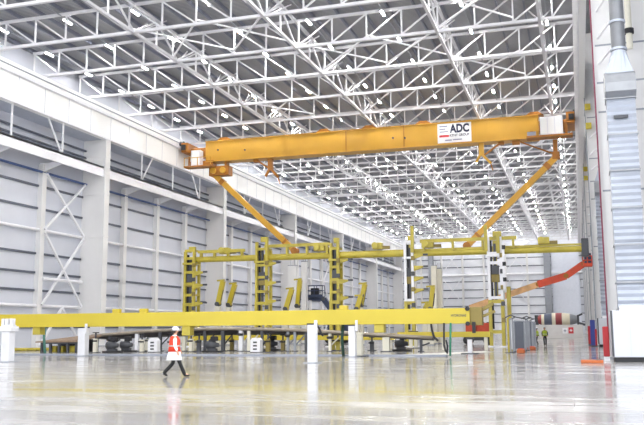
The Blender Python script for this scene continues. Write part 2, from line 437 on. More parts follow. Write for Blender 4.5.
# trusses along the hall
def long_truss(parts):
    out = [('bottom_chord', MB().box(-.13, .13, Y0, YF-1.7, ZC-.12, ZC+.12)), ('top_chord', MB().box(-.12, .12, Y0, YF-1.7, ZT-.12, ZT+.12))]
    ys = [y for y in TY]
    for i, (a, b) in enumerate(zip(ys[:-1], ys[1:])):
        if a < 44: continue
        m = (a+b)/2
        out.append(('diagonal', MB().bar((0, a, ZC+.1), (0, m, ZT-.1), .14)))
        out.append(('diagonal', MB().bar((0, m, ZT-.1), (0, b, ZC+.1), .14)))
        out.append(('post', MB().box(-.07, .07, m-.07, m+.07, ZC+.12, ZT-.12)))
        out.append(('strut', MB().bar((.0, a+.2, ZC), (1.0, m, ZT-.1), .1)))
        out.append(('strut', MB().bar((.0, a+.2, ZC), (-1.0, m, ZT-.1), .1)))
    return out
proto = None
for k, (xx, where) in enumerate(((-36.3, 'left of the roof'), (-24.05, 'middle of the roof'), (-10.8, 'right third of the roof'), (-2.05, 'right edge of the roof beside the columns'))):
    lab = f'white lattice truss running away along the hall, {where}'
    if proto is None:
        t = thing('lengthwise_truss', lab, 'roof truss', (0, 0, 0), 'lattice trusses along the hall')
        for n, mb in long_truss(True): mb.build(n, M_truss, t)
        proto = t
    else: t = copy_tree(proto)
    t.location = (xx, 0, 0); tag(t, lab, 'roof truss', 'lattice trusses along the hall')
# flat wind bracing between some trusses
for (ya, yb, x0, x1) in ((61.1, 69.35, -36.75, -30.3), (61.1, 69.35, -30.3, -24.05), (69.35, 77.6, -24.05, -17.3), (69.35, 77.6, -17.3, -10.8), (61.1, 69.35, -10.8, -4.3), (77.6, 85.85, -10.8, -4.3), (85.85, 94.1, -36.75, -30.3), (110.6, 118.85, -24.05, -17.3)):
    for s in (0, 1):
        struct('wind_brace', MB().bar((x0 if s else x1, ya+.1, ZC+.3+.16*s), (x1 if s else x0, yb-.1, ZC+.3+.16*s), .13), M_white)

# ------------------------------------------------------------------ roof lights
ZL = 29.9
LX = [-50.8+7.03*i for i in range(8)]
LYS = [62.04+7.06*j for j in range(-8, 28)]
ROWS = ['leftmost', 'second', 'third', 'fourth', 'fifth', 'sixth', 'seventh', 'rightmost']
light0 = None
for i, lx in enumerate(LX):
    tr = MB().box(lx-.05, lx+.05, Y0, YF-2, ZL+.17, ZL+.27).build('light_track', M_grey)
    rn = ROWS[i] if i in (0, 7) else ROWS[i]+' from the left'
    tag(tr, f'thin grey carrier rail of the roof light row, {rn}', 'light track', 'carrier rails of the roof lights')
    n = 0
    for ly in LYS:
        q = project((lx, ly, ZL))
        seen = q and -4 < q[0] < 648 and -3 < q[1] < 425
        if light0 is None:
            light0 = t = thing('ceiling_light', 'x', 'ceiling light', (0, 0, 0))
            MB().box(-.11, .11, -.65, .65, 0, .17).build('housing', M_white, t)
            MB().add([(-.075, -.6, -.004), (.075, -.6, -.004), (.075, .6, -.004), (-.075, .6, -.004), (-.075, -.6, -.03), (.075, -.6, -.03), (.075, .6, -.03), (-.075, .6, -.03)],
                     [(3, 2, 1, 0), (4, 5, 6, 7), (0, 1, 5, 4), (1, 2, 6, 5), (2, 3, 7, 6), (3, 0, 4, 7)]).build('diffuser', M_lamp, t)
        else: t = copy_tree(light0)
        t.location = (lx, ly, ZL)
        rowname = f'{ROWS[i]} row' if i in (0, 7) else f'{ROWS[i]} row from the left'
        if seen and n < 30:
            lab = f'{ORD[n]} roof light from the front in the {rowname}'; n += 1
        else: lab = f'roof light over the near floor, {rowname}'
        tag(t, lab, 'ceiling light', f'roof lights of the {rowname}')

# ------------------------------------------------------------------ bridge crane
YC = 100.0
crane = thing('bridge_crane', 'long yellow bridge crane spanning the hall under the roof with ADC sign', 'crane', (-25, YC, 24.2))
ZB, ZG = 24.25, 27.0
def A(px, py, Y=YC-.8): return at(px, py, Y)
gl, gr = -47.4, -3.6
girder = MB().bbox(gl, gr, YC-.75, YC+.75, ZB, ZG, .04).build('girder', M_crane, crane)
mb = MB().box(gl, gr, YC-.95, YC+.95, ZG-.04, ZG+.06).box(gl, gr, YC-.95, YC+.95, ZB-.06, ZB+.04)
mb.build('flange', M_crane, girder)
mb = MB()
for px in (404, 346): 
    xx = ax(px, 140, YC-.75); mb.box(xx-.05, xx+.05, YC-.79, YC-.7, ZB, ZG)
mb.build('splice_seam', M_craned, girder)
for px in (393, 405, 245, 218):
    p = at(px, 138 if px > 300 else 150, YC-.75); MB().tube((p.x, YC-.85, p.z), (p.x, YC-.74, p.z), .12, n=10).build('bolt_hole', M_dark, girder)
for px in (226, 325, 370, 424, 535):
    xx = ax(px, 130, YC); MB().prism([(xx-1.1, ZG+.06), (xx+1.1, ZG+.06), (xx+.45, ZG+.5), (xx-.45, ZG+.5)], YC-.7, YC+.7).build('lifting_lug', M_craned, crane)
# end parts of the bridge: carriages, platforms, cabinets
for side, xr, s in (('left', XL+.18, 1), ('right', .97-.18, -1)):
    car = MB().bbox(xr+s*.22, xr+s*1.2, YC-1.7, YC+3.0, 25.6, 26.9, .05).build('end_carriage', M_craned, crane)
    for dy in (-1.2, 2.4): MB().tube((xr-.12, YC+dy, 26.45+.4), (xr+s*.4, YC+dy, 26.45+.4), .39, n=16).build('wheel', M_dark, car)
    MB().box(xr+s*.3, xr+s*.9, YC-1.9, YC-1.7, 25.9, 26.6).build('buffer', M_black, car)
    x2 = gl if side == 'left' else gr
    MB().bbox(min(xr+s*1.2, x2), max(xr+s*1.2, x2), YC-.6, YC+.6, 25.0, 26.3, .04).build('end_beam', M_craned, crane)
# left platform and hinge
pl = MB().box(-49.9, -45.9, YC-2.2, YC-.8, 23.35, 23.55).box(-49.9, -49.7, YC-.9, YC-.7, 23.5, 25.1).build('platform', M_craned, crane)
for xx in (-49.85, -47.9, -46.0): MB().box(xx-.04, xx+.04, YC-2.2, YC-2.12, 23.55, 24.65).build('rail_post', M_crane, pl)
MB().box(-49.85, -46.0, YC-2.2, YC-2.12, 24.6, 24.68).build('handrail', M_crane, pl)
MB().box(-49.6, -46.2, YC-.9, YC-.75, 23.5, 24.4).build('hanger_plate', M_craned, pl)
cb = MB().bbox(-49.1, -47.7, YC-1.7, YC-.8, 23.55, 25.75, .04).build('control_cabinet', M_white, crane)
MB().box(-48.9, -47.9, YC-1.74, YC-1.7, 23.8, 25.5).build('door', M_fascia, cb)
h = MB().bbox(-46.9, -44.0, YC-.7, YC+.7, 22.3, 23.6, .06).box(-46.6, -46.3, YC-.5, YC+.5, 23.5, 24.3).box(-44.7, -44.4, YC-.5, YC+.5, 23.5, 24.3).build('leg_hinge', M_craned, crane)
for xx in (-46.2, -44.8): MB().tube((xx, YC-.95, 22.95), (xx, YC+.95, 22.95), .42, n=16).build('hinge_wheel', M_crane, h)
# right platform
pr = MB().box(-5.0, .25, YC-2.3, YC-.7, 23.95, 24.2).box(-4.6, -4.3, YC-1.2, YC-.6, 24.1, 25.0).box(-.6, -.3, YC-1.2, YC-.6, 24.1, 25.6).build('platform', M_craned, crane)
cb = MB().bbox(-3.4, -.8, YC-2.0, YC-.8, 24.2, 26.45, .04).build('control_cabinet', M_white, crane)
for k in range(3): MB().box(-3.3+.82*k, -2.6+.82*k, YC-2.04, YC-2.0, 24.4, 26.3).build('door', M_fascia, cb)
MB().box(-4.9, -3.9, YC-1.95, YC-1.75, 24.2, 24.75).build('nameplate', M_grey, crane)
hp = at(556, 150, YC)
h = MB().box(-2.05, -1.55, YC-.3, YC+.3, 22.0, 24.0).bbox(-2.2, -1.35, YC-.4, YC+.4, 21.6, 22.5, .06).build('leg_hinge', M_craned, crane)
MB().bar((-6.2, YC, ZB-.05), (-2.0, YC, 22.3), .16).build('brace_rod', M_craned, crane)
MB().box(-6.8, -5.9, YC-.3, YC+.3, ZB-.5, ZB).build('rod_bracket', M_craned, crane)
# the two inclined legs
for p, q in (((-46.3, YC, 22.5), at(295, 251, YC)), ((-1.75, YC, 21.9), at(467, 246, YC))):
    p, q = Vector(p), Vector(q); d = (q-p).normalized()
    lg = MB().bar(p, q, .6, .7).build('inclined_leg', M_crane, crane)
    MB().bar(p+d*1.2, p+d*1.8, .7, .8).build('leg_flange', M_craned, lg); MB().bar(q-d*2.0, q-d*1.7, .7, .8).build('leg_flange', M_craned, lg)
    MB().tube(q+Vector((0, -.5, 0)), q+Vector((0, .5, 0)), .45, n=14).build('leg_pin', M_craned, lg)
# service brackets hanging below the girder
for px in (272, 483):
    p = at(px, 160 if px < 300 else 145, YC); xx = p.x
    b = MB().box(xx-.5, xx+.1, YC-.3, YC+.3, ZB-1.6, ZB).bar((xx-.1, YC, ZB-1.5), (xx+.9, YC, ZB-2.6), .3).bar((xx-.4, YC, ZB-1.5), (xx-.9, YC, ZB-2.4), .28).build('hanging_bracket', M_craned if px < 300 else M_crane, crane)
    s = -1 if px < 300 else 1
    MB().bar((xx+s*2.2, YC, ZB-.1), (xx, YC, ZB-1.6), .22).box(xx+s*2.2-.35, xx+s*2.2+.35, YC-.3, YC+.3, ZB-.4, ZB).build('bracket_strut', M_craned, b)
    MB().bar((xx+.8, YC, ZB-2.4), (xx+1.1, YC, ZB-3.5), .12).build('hook', M_craned, b)
# the sign
ys = YC-.75
p0 = at(438, 146.5, ys); p1 = at(471, 121.5, ys)
sx0, sx1, sz0, sz1 = p0.x, p1.x, 24.42, 26.86
sg = MB().box(sx0, sx1, ys-.07, ys, sz0, sz1).build('sign_board', M_sign, crane)
w, hh = sx1-sx0, sz1-sz0
lettering('lettering', 'ADC', 1.42, sx0+.36*w, ys-.075, sz0+.52*hh, M_signblue, sg, .06, .58*w)
lettering('lettering', 'KTNT GROUP', .42, sx0+.36*w, ys-.075, sz0+.31*hh, M_signblue, sg, .01, .58*w)
for f0, f1, zz in ((.06, .3, .86), (.06, .24, .72), (.06, .32, .58), (.22, .42, .13), (.45, .72, .14)):
    MB().box(sx0+f0*w, sx0+f1*w, ys-.08, ys-.07, sz0+(zz-.03)*hh, sz0+(zz+.03)*hh).build('small_print', M_signgrey, sg)
MB().box(sx0+.05*w, sx0+.34*w, ys-.09, ys-.07, sz0+.3*hh, sz0+.41*hh).build('red_bar', M_signred, sg)

# ------------------------------------------------------------------ mould gantry
YG = 76.0
gan = thing('mould_gantry', 'yellow gantry frame with five towers and a long overhead tube rail', 'gantry', (-19, YG, 0))
ZRA, ZRB = 8.82, 8.6
zr = lambda xx: ZRA+(ZRB-ZRA)*(xx+38)/39
rail = MB().tube((-38.0, YG, zr(-38)), (1.05, YG, zr(1.05)), .28, n=18).build('tube_rail', M_gold, gan)
MB().box(-37.8, .6, YG-.12, YG+.12, zr(-20)+.2, zr(-20)+.38).build('top_flange', M_gold, rail)
for px, wd in ((225, 1.0), (320, 1.1), (378, .9), (428, 1.1), (544, 1.0)):
    xx = ax(px, 250, YG); z = zr(xx)+.5
    m = MB().bbox(xx-wd/2, xx+wd/2, YG-.4, YG+.4, z, z+.62, .05).tube((xx-.2, YG-.6, z+.35), (xx-.2, YG+.6, z+.35), .3, n=14).build('drive_unit', M_gold, gan)
    MB().box(xx+wd/2, xx+wd/2+.7, YG-.15, YG+.15, z, z+.3).build('motor', M_olive, m)
for pa, pb in ((266, 331), (421, 517), (200, 246)):
    xa, xb = ax(pa, 247, YG), ax(pb, 247, YG); zz = zr(xa)+(.95 if pa > 210 else .6)
    u = MB().box(xa, xb, YG-.5, YG-.2, zz, zz+.3).build('upper_rail', M_gold, gan)
    n = 3
    for k in range(n+1):
        xx = xa+.3+(xb-xa-.6)*k/n; MB().box(xx-.1, xx+.1, YG-.48, YG-.1, zr(xx)+.2, zz).build('bracket', M_gold, u)
MB().bbox(.45, 1.05, YG-.45, YG+.45, 7.9, 9.5, .05).build('end_bracket', M_dark, gan)
def tower(xc, wd, ztop, mst, mlow, narm, split, rungs):
    hw = wd/2
    t = MB()
    for s in (-1, 1):
        t.box(xc+s*hw-.12, xc+s*hw+.12, YG-.75, YG-.4, split, ztop).box(xc+s*hw-.12, xc+s*hw+.12, YG+.4, YG+.7, .1, ztop-.8)
    tw = t.build('tower', mst, gan)
    low = MB()
    for s in (-1, 1): low.box(xc+s*hw-.15, xc+s*hw+.15, YG-.78, YG-.36, .1, split)
    low.box(xc-hw, xc+hw, YG-.74, YG-.44, split-.3, split).box(xc-hw, xc+hw, YG-.74, YG-.44, 1.2, 1.5)
    low.build('tower_foot_frame', mlow, tw)
    for z in rungs:
        MB().box(xc-hw, xc+hw, YG-.72, YG-.46, z-.13, z+.13).box(xc-hw-.1, xc-hw+.1, YG-.6, YG+.6, z-.1, z+.1).box(xc+hw-.1, xc+hw+.1, YG-.6, YG+.6, z-.1, z+.1).build('rung', mst, tw)
    MB().box(xc-.1, xc+.1, YG-.5, YG-.3, split, ztop-.6).build('lead_screw', M_dark, tw)
    MB().bbox(xc-.35, xc+.35, YG-.65, YG-.2, split+1.6, split+2.3, .04).build('gearbox', M_olive, tw)
    MB().bbox(xc-.3, xc+.32, YG-.7, YG-.2, 6.5, 7.3, .04).build('carriage', M_dark, tw)
    MB().box(xc-hw+.14, xc-hw+.3, YG-.5, YG-.3, 1.6, ztop-.3).build('cable_chain', M_black, tw)
    if mst is M_white: MB().box(xc-.18, xc+.16, YG-.3, YG-.1, split, ztop-.3).build('inner_mast', M_gold, tw)
    for k in range(5): MB().bbox(xc+hw-.1, xc+hw+.24, YG-.86, YG-.74, 2.2+k*1.45, 2.6+k*1.45, .02).build('limit_switch', M_dark if k % 2 else M_olive, tw)
    for z in narm:
        a = MB().prism([(xc+hw+.1, z-.3), (xc+hw+.1, z+.2), (xc+hw+1.0, z+.16), (xc+hw+1.0, z)], YG-.7, YG-.45).build('arm', mst if mst is M_gold else M_gold, tw)
        MB().box(xc+hw+1.0, xc+hw+1.45, YG-.66, YG-.5, z+.02, z+.2).build('arm_tip', M_dark, a)
    MB().box(xc-hw-.5, xc+hw+.5, YG-1.1, YG+1.0, 0, .12).build('base_plate', M_white, tw)
    MB().box(xc-hw-.2, xc+hw+.2, YG-.85, YG+.5, zr(xc)-.55, zr(xc)-.35).build('saddle', mst, tw)
    MB().bbox(xc-hw*.2, xc+hw+.1, YG-.7, YG-.3, ztop, ztop+.5, .04).build('top_box', M_gold, tw)
    return tw
tower(-37.6, .98, 9.6, M_gold, M_gold, (7.4, 6.1, 4.3), 4.4, (5.2, 6.3, 7.5, 8.9, 9.7))
tower(-29.75, 1.05, 10.3, M_gold, M_gold, (8.1, 6.2, 4.4), 4.4, (5.4, 6.8, 8.0, 9.6))
tower(-22.25, .7, 9.9, M_gold, M_gold, (8.2, 6.2, 4.6), 4.4, (5.2, 6.4, 7.6, 9.4))
tower(-15.0, .68, 9.8, M_white, M_gold, (8.4, 7.3, 6.3, 5.2), 4.2, (4.3, 9.75))
tower(-7.1, 1.1, 9.9, M_white, M_gold, (), 4.2, (4.4, 7.55, 8.4))
# taller yellow mast pieces on the last two towers
for xx, z0, z1 in ((ax(414, 245, YG), 8.7, 11.2), (ax(487, 250, YG), 8.6, 11.0), (ax(499, 250, YG), 8.4, 10.0)):
    MB().box(xx-.14, xx+.14, YG-.95, YG-.72, z0, z1).build('mast', M_gold, gan)
MB().bbox(-6.2, -5.85, YG-.2, YG+.3, .1, 5.4, .04).build('hydraulic_column', M_gold, gan)
mb = MB().bbox(-6.42, -6.2, YG-.9, YG-.72, 5.0, 9.3, .03).build('cylinder_guide', M_white, gan)
for z in (6.0, 7.4, 8.9): MB().box(-6.4, -6.1, YG-1.0, YG-.85, z-.18, z+.18).build('sensor', M_black, mb)

# ------------------------------------------------------------------ long yellow beam in front and its stands
YB = 49.4
zb0 = az(235, 325.6, YB-.4); zb1 = az(235, 311.2, YB-.4)
bx0, bx1 = ax(1, 320, YB), ax(470.5, 316, YB)
beam = thing('spreader_beam', 'long bright yellow box beam lying across white stands in the foreground', 'beam', ((bx0+bx1)/2, YB, zb0))
bb = MB().bbox(bx0, bx1, YB-.4, YB+.4, zb0, zb1, .02).build('box_beam', M_beam, beam)
lettering('lettering', 'HYDRONAS', .2, ax(451, 316, YB-.4), YB-.402, (zb0+zb1)/2-.04, M_dark, bb, .004, ax(466, 316, YB)-ax(451, 316, YB))
MB().bbox(bx0-.15, bx0, YB-.45, YB+.45, zb0-.02, zb1+.02, .02).build('end_plate', M_beam, beam)
MB().bbox(bx0-.35, bx0-.15, YB-.2, YB+.2, zb0+.35, zb0+.65, .03).build('buffer', M_black, beam)
eb = MB().bbox(bx1, bx1+.7, YB-.3, YB+.5, zb0-.1, zb1+.05, .03).build('end_bracket', M_olive, beam)
for z in (zb0+.0, zb1-.05): MB().tube((bx1-.12, YB-.52, z), (bx1-.12, YB-.36, z), .13, n=12).build('bumper', M_black, eb)
MB().bar((bx1+.7, YB, zb1-.1), (bx1+1.35, YB, zb1+.25), .2).bar((bx1+.7, YB, zb1-.5), (bx1+1.45, YB, zb1-.2), .16).build('link_arm', M_olive, eb)
MB().box(bx1+.12, bx1+.32, YB-.42, YB-.3, zb0-.55, zb0+.1).build('guide_bar', M_black, eb)
for px in (117, 144, 344):
    xx = ax(px, 310, YB); MB().bbox(xx-.25, xx+.25, YB-.2, YB+.2, zb1, zb1+.27, .03).build('lug', M_beam, beam)
for px, dz in ((39, .52), (188, .62), (380, .5)):
    xx = ax(px, 328, YB); MB().bbox(xx-.3, xx+.3, YB-.3, YB+.3, zb0-dz, zb0, .03).build('hanging_block', M_gold, beam)
def stand(px, Y, wd, ztop, label, pin=None, fork=False, cap=True, m=None):
    m = m or mat('stand_white', (216, 216, 220), .5)
    xx = ax(px, 345, Y)
    t = thing('beam_stand', label, 'stand', (xx, Y, 0), 'white stands under the yellow beam')
    MB().bbox(xx-wd/2, xx+wd/2, Y-wd/2, Y+wd/2, .03, ztop, .03).build('column', m, t)
    MB().box(xx-wd/2-.17, xx+wd/2+.17, Y-wd/2-.15, Y+wd/2+.15, 0, .035).build('base_plate', M_grey, t)
    if cap: MB().box(xx-wd/2-.02, xx+wd/2+.02, Y-wd/2, Y+wd/2, ztop, ztop+.07).build('pad', M_black if not fork else m, t)
    if fork:
        MB().bbox(xx-wd/2-.1, xx+wd/2+.14, Y-wd/2-.1, Y+wd/2+.1, ztop-.28, ztop, .02).build('collar', m, t)
        for s in (-.26, -.02, .3): MB().bbox(xx+s-.09, xx+s+.09, Y-.22, Y+.05, ztop, ztop+.42, .02).build('prong', m, t)
    if pin:
        MB().bbox(xx+pin[0]-.07, xx+pin[0]+.07, Y-wd/2-.16, Y-wd/2-.02, pin[1], pin[2], .015).build('pin', m, t)
    return t
stand(8, 38.6, .52, 1.95, 'white floor stand with fork head at the left edge of the photo', fork=True)
stand(83.3, 48.6, .54, zb0-.08, 'white floor stand under the beam at the right end of the brown platform', pin=(.41, 1.5, 2.15), cap=True)
stand(312.5, 39.6, .42, 1.9, 'slim white floor stand with side pin, in front of the beam middle', pin=(.27, 1.45, 2.12))
stand(352.6, 48.5, .42, zb0-.08, 'white floor stand under the beam with a cream post beside it', pin=(.34, 1.55, 2.2))

# ------------------------------------------------------------------ mould area behind the beam
# blade mould shell lying along the hall's cross direction
mould = thing('blade_mould', 'long dark curved mould shell with grey rim behind the yellow beam', 'mould', (ax(250, 330, 63), 63, .9))
YM = 60.5
pts = [(92, 336), (100, 335.5), (125, 333.3), (150, 331.3), (175, 330), (200, 329.3), (235, 329), (270, 329.5), (300, 330.5), (330, 332), (365, 334.2), (400, 336.3), (432, 338)]
rim = [at(a, b, YM) for a, b in pts]
NS = 9; vs = []
for i, p in enumerate(rim):
    t = i/(len(rim)-1); wd = 1.0+3.2*math.sin(math.pi*min(1, t*1.15+.08))**.8 if t < .85 else 1.4
    dp = .22+.30*math.sin(math.pi*min(1, t*1.2+.05))
    if t > .8: dp = .2
    for k in range(NS):
        a = math.pi*k/(NS-1); vs.append((p.x, YM+wd/2-math.cos(a)*wd/2, p.z-math.sin(a)*dp))
n0 = len(vs); vs += [(v[0], v[1], v[2]+.0) if (i % NS) in (0, NS-1) else (v[0], v[1], v[2]+.1) for i, v in enumerate(vs)]
fs = []
for i in range(len(rim)-1):
    for k in range(NS-1):
        a = i*NS+k; fs.append((a, a+1, a+NS+1, a+NS)); fs.append((n0+a, n0+a+NS, n0+a+NS+1, n0+a+1))
for i in (0, len(rim)-1): fs += [(i*NS+k, i*NS+k+1, n0+i*NS+k+1, n0+i*NS+k) for k in range(NS-1)]
sh = MB().add(vs, fs, True).build('shell', M_shell, mould)
MB().path([(p.x, p.y-.02, p.z+.02) for p in rim], .13, 8).build('rim', M_tube, mould)
MB().path([(p.x, vs[i*NS+NS-1][1], p.z+.02) for i, p in enumerate(rim)], .1, 8).build('rim', M_tube, mould)
def rim_z(px):
    for (a, b), (c, d) in zip(pts[:-1], pts[1:]):
        if a <= px <= c: return az(px, b+(d-b)*(px-a)/(c-a), YM)
    return 1.0
LEGS = [(110, M_dark, .22), (137, M_white, .3), (160, M_dark, .24), (184, M_cream, .24), (205, M_dark, .2), (223, M_dark, .26), (241, M_white, .3), (249, M_cream, .24), (262, M_dark, .2),
        (288, M_grey, .18), (295, M_grey, .18), (306, M_dark, .18), (330, M_cream, .2), (386, M_cream, .5), (421, M_dark, .18)]
LEGNAMES = {M_dark: 'dark', M_white: 'white', M_cream: 'cream', M_grey: 'grey'}
for k, (px, m, wd) in enumerate(LEGS):
    xx = ax(px, 342, YM+.1); z = rim_z(px)-.12
    t = thing('mould_support', f'{LEGNAMES[m]} steel prop under the mould shell, {ORD[k]} from the left', 'support', (xx, YM+.1, 0), 'props under the mould shell')
    MB().box(xx-wd/2, xx+wd/2, YM, YM+wd, .05, z).build('post', m, t)
    MB().box(xx-wd/2-.12, xx+wd/2+.12, YM-.1, YM+wd+.1, 0, .05).build('foot', M_dark, t)
    MB().bar((xx, YM+.1, .4), (xx+.5, YM+.8, z-.3), .09).build('stay', m, t)
    if k % 3 == 0: MB().tube((xx-.2, YM-.05, z-.3), (xx+.2, YM-.05, z-.3), .1, n=10).build('clamp', M_black, t)
# brown work platform on a dark frame at the far left with yellow crates under it
xa, xb = ax(37, 340, 57), ax(79, 340, 57)
t = thing('work_platform', 'brown plank platform on dark frame behind the beam, far left', 'platform', ((xa+xb)/2, 58, 0))
MB().add([(xa, 56.8, .86), (xb, 56.8, .98), (xb, 60.2, 1.35), (xa+2, 60.2, 1.3), (xa, 56.8, .76), (xb, 56.8, .8), (xb, 60.2, 1.2), (xa+2, 60.2, 1.15)],
         [(0, 1, 2, 3), (7, 6, 5, 4), (0, 4, 5, 1), (1, 5, 6, 2), (2, 6, 7, 3), (3, 7, 4, 0)]).build('deck', M_wood, t)
for k in range(5):
    xx = xa+.5+(xb-xa-.7)*k/4
    for yy in (57.0, 59.9): MB().box(xx-.09, xx+.09, yy-.09, yy+.09, 0, .84 if yy < 58 else 1.1).build('leg', M_dark, t)
MB().box(xa+.4, xb-.1, 56.95, 57.1, .66, .78).box(xa+.4, xb-.1, 58.4, 58.55, .1, .3).build('frame_rail', M_dark, t)
MB().box(xa+.4, xb-.1, 59.5, 59.7, .0, 1.0).build('back_panel', M_black, t)
for k, (pa, pb) in enumerate(((53, 58), (61, 65), (69, 76))):
    q0, q1 = ax(pa, 347, 57.6), ax(pb, 347, 57.6)
    c = MB().bbox(q0, q1, 57.3, 58.0, 0.0, .5, .04).build('crate', M_gold)
    tag(c, f'yellow crate under the brown platform, {("leftmost", "middle", "rightmost")[k]} of three', 'crate', 'yellow crates under the platform')
for k in range(4):
    q = at(22+6*k, 347, 62); 
    f = MB().tube((q.x-1.2, 61.2+.45*k, .12), (q.x+1.0, 61.25+.45*k, .12), .12, n=10).build('yellow_tube', M_gold)
    tag(f, f'yellow tube lying on the floor left of the brown platform, {ORD[k]} from left', 'tube', 'loose yellow tubes')
for k, (px, Y, h, m) in enumerate(((95.5, 56.0, 1.5, M_cream), (142, 58.0, 1.35, M_cream), (147, 61.5, 1.4, M_cream), (171, 57.8, 1.3, M_cream), (191, 59.0, 1.4, M_cream), (199, 58.2, 1.3, M_dark), (232, 62.0, 1.3, M_olive), (268, 58.0, 1.35, M_olive), (283, 61.5, 1.2, M_olive), (338, 62.5, 1.3, M_gold), (333, 63.5, 1.3, M_gold), (372, 63.0, 1.0, M_dark), (411, 70.5, 1.4, M_cream), (416, 71.5, 1.4, M_cream))):
    xx = ax(px, 345, Y)
    t = thing('jack_post', f'{ {M_cream: "cream", M_dark: "dark", M_olive: "olive", M_gold: "yellow"}[m] } jack post with dark screw head below the long beam, {ORD[k]} of the row', 'jack', (xx, Y, 0), 'jack posts under the mould')
    MB().box(xx-.14, xx+.14, Y-.14, Y+.14, .05, h*.72).build('sleeve', m, t)
    MB().tube((xx, Y, h*.72), (xx, Y, h), .07, n=10).build('screw', M_dark, t)
    MB().box(xx-.2, xx+.2, Y-.15, Y+.15, h, h+.07).build('head', M_black, t)
    MB().box(xx-.3, xx+.3, Y-.28, Y+.28, 0, .05).build('foot', M_dark, t)
    MB().tube((xx-.22, Y-.17, h*.6), (xx+.22, Y-.17, h*.6), .06, n=8).build('handle', M_black, t)
# white control boxes and dark pump units between the props
def control_box(px, Y, label):
    xx = ax(px, 348, Y)
    t = thing('control_box', label, 'control box', (xx, Y, 0), 'control boxes by the mould')
    w = .38; poly = [(xx-w, .05), (xx+w, .05), (xx+w, .9), (xx+w*.6, 1.08), (xx-w*.6, 1.08), (xx-w, .9)]
    MB().prism(poly, Y-.3, Y+.3).build('body', M_white, t); MB().box(xx-w, xx+w, Y-.3, Y+.3, 0, .05).build('plinth', M_dark, t)
    for z in (.25, .5, .75): MB().box(xx-.15, xx+.15, Y-.32, Y-.3, z-.06, z+.06).build('vent', M_dark, t)
control_box(256.5, 57.6, 'white control box with three dark vents, under the beam middle')
control_box(154, 57.6, 'white control box with three dark vents, behind the walking worker')
def pump(px, Y, label, m=M_dark):
    xx = ax(px, 345, Y)
    t = thing('pump_unit', label, 'pump', (xx, Y, 0), 'dark pump units under the mould')
    MB().box(xx-.7, xx+.7, Y-.4, Y+.4, .0, .12).build('skid', M_black, t)
    MB().lathe((xx-.55, Y, .55), (xx+.45, Y, .55), [(0, .14), (.05, .3), (.7, .32), (.75, .2), (1, .16)], 14).box(xx-.4, xx+.3, Y-.2, Y+.2, .1, .3).build('motor', m, t)
    MB().bbox(xx-.15, xx+.35, Y-.2, Y+.2, .85, 1.2, .04).box(xx-.02, xx+.1, Y-.06, Y+.06, .5, .9).build('valve_block', M_black, t)
pump(113, 56.6, 'dark pump unit on a skid, leftmost behind the beam')
pump(127, 58.4, 'dark pump unit on a skid, second behind the beam')
pump(213, 57.8, 'dark pump unit on a skid right of the walking worker')
pump(272, 63.0, 'dark pump unit on a skid behind the slim white stand')
pump(402, 62.5, 'dark pump unit left of the hanging green strap')
# low yellow base beams behind the mould
for (pa, pb, y0p, y1p, Y, lab) in ((190, 395, 340.2, 334.0, 70.0, 'low yellow floor beam behind the mould shell'), (398, 491, 337.2, 331.8, 66.0, 'low yellow beam below the end of the long beam, right of the mould')):
    xa, xb = ax(pa, 337, Y), ax(pb, 335, Y); z0, z1 = az((pa+pb)/2, y0p, Y), az((pa+pb)/2, y1p, Y)
    t = thing('base_beam', lab, 'beam', ((xa+xb)/2, Y, 0), 'low yellow beams by the mould')
    MB().bbox(xa, xb, Y-.3, Y+.3, z0, z1, .03).build('beam', M_beam, t)
    n = max(2, int((xb-xa)/4))
    for k in range(n+1):
        xx = xa+.4+(xb-xa-.8)*k/n; MB().box(xx-.13, xx+.13, Y-.2, Y+.2, 0, z0).build('leg', M_cream, t)
    if Y == 66: ZLB = z1
# stands right of the mould, near the end of the beam
for k, (px, Y, m, wd, z) in enumerate(((470, 55.5, M_white, .3, .95), (358.5, 49.6, M_cream, .5, 1.35))):
    xx = ax(px, 345, Y)
    t = thing('floor_post', ('short white post on dark plate below the end of the yellow beam', 'stout cream post right behind the slim white stand')[k], 'post', (xx, Y, 0))
    MB().bbox(xx-wd/2, xx+wd/2, Y-wd/2, Y+wd/2, .05, z, .03).build('shaft', m, t)
    MB().box(xx-.55, xx+.55, Y-.4, Y+.4, 0, .05).build('plate', M_dark, t)
    MB().box(xx-wd/2-.08, xx+wd/2+.08, Y-.2, Y+.2, z, z+.12).build('head', M_dark if k == 0 else m, t)
# hoses and straps hanging from the beam
def hose(pxs, Y, r, m, name, label, cat):
    tag(MB().path([at(a, b, Y) for a, b in pxs], r, 8).build(name, m), label, cat)
hose([(431, 324), (432, 330), (434, 337), (437, 340), (438, 341)], 48.9, .07, M_black, 'hose', 'black hose hanging from the beam left of the green strap', 'hose')
hose([(444, 323), (444, 338), (444, 345), (445.5, 351), (447, 353.5), (447.6, 346), (446, 340)], 48.9, .055, M_black, 'hose', 'looped black hose beside the green strap', 'hose')
hose([(450.6, 323), (450.4, 340), (450.2, 356)], 48.9, .06, M_green, 'strap', 'green strap hanging from the beam to the floor', 'strap')
hose([(316, 327), (317.5, 326), (319, 328), (321, 333), (323, 336)], 48.94, .07, M_black, 'hose', 'black hose hanging behind the slim white stand', 'hose')
hose([(343, 323), (342, 338), (343.5, 356)], 49.92, .1, mat('dark_green_hose', (40, 72, 60), .6), 'hose', 'dark green hose bundle left of the stand with cream post', 'hose')
hose([(45, 327.5), (44, 338), (45, 353.5)], 52.0, .1, mat('teal_hose', (80, 130, 120), .6), 'hose', 'teal hose hanging beside the brown platform', 'hose')
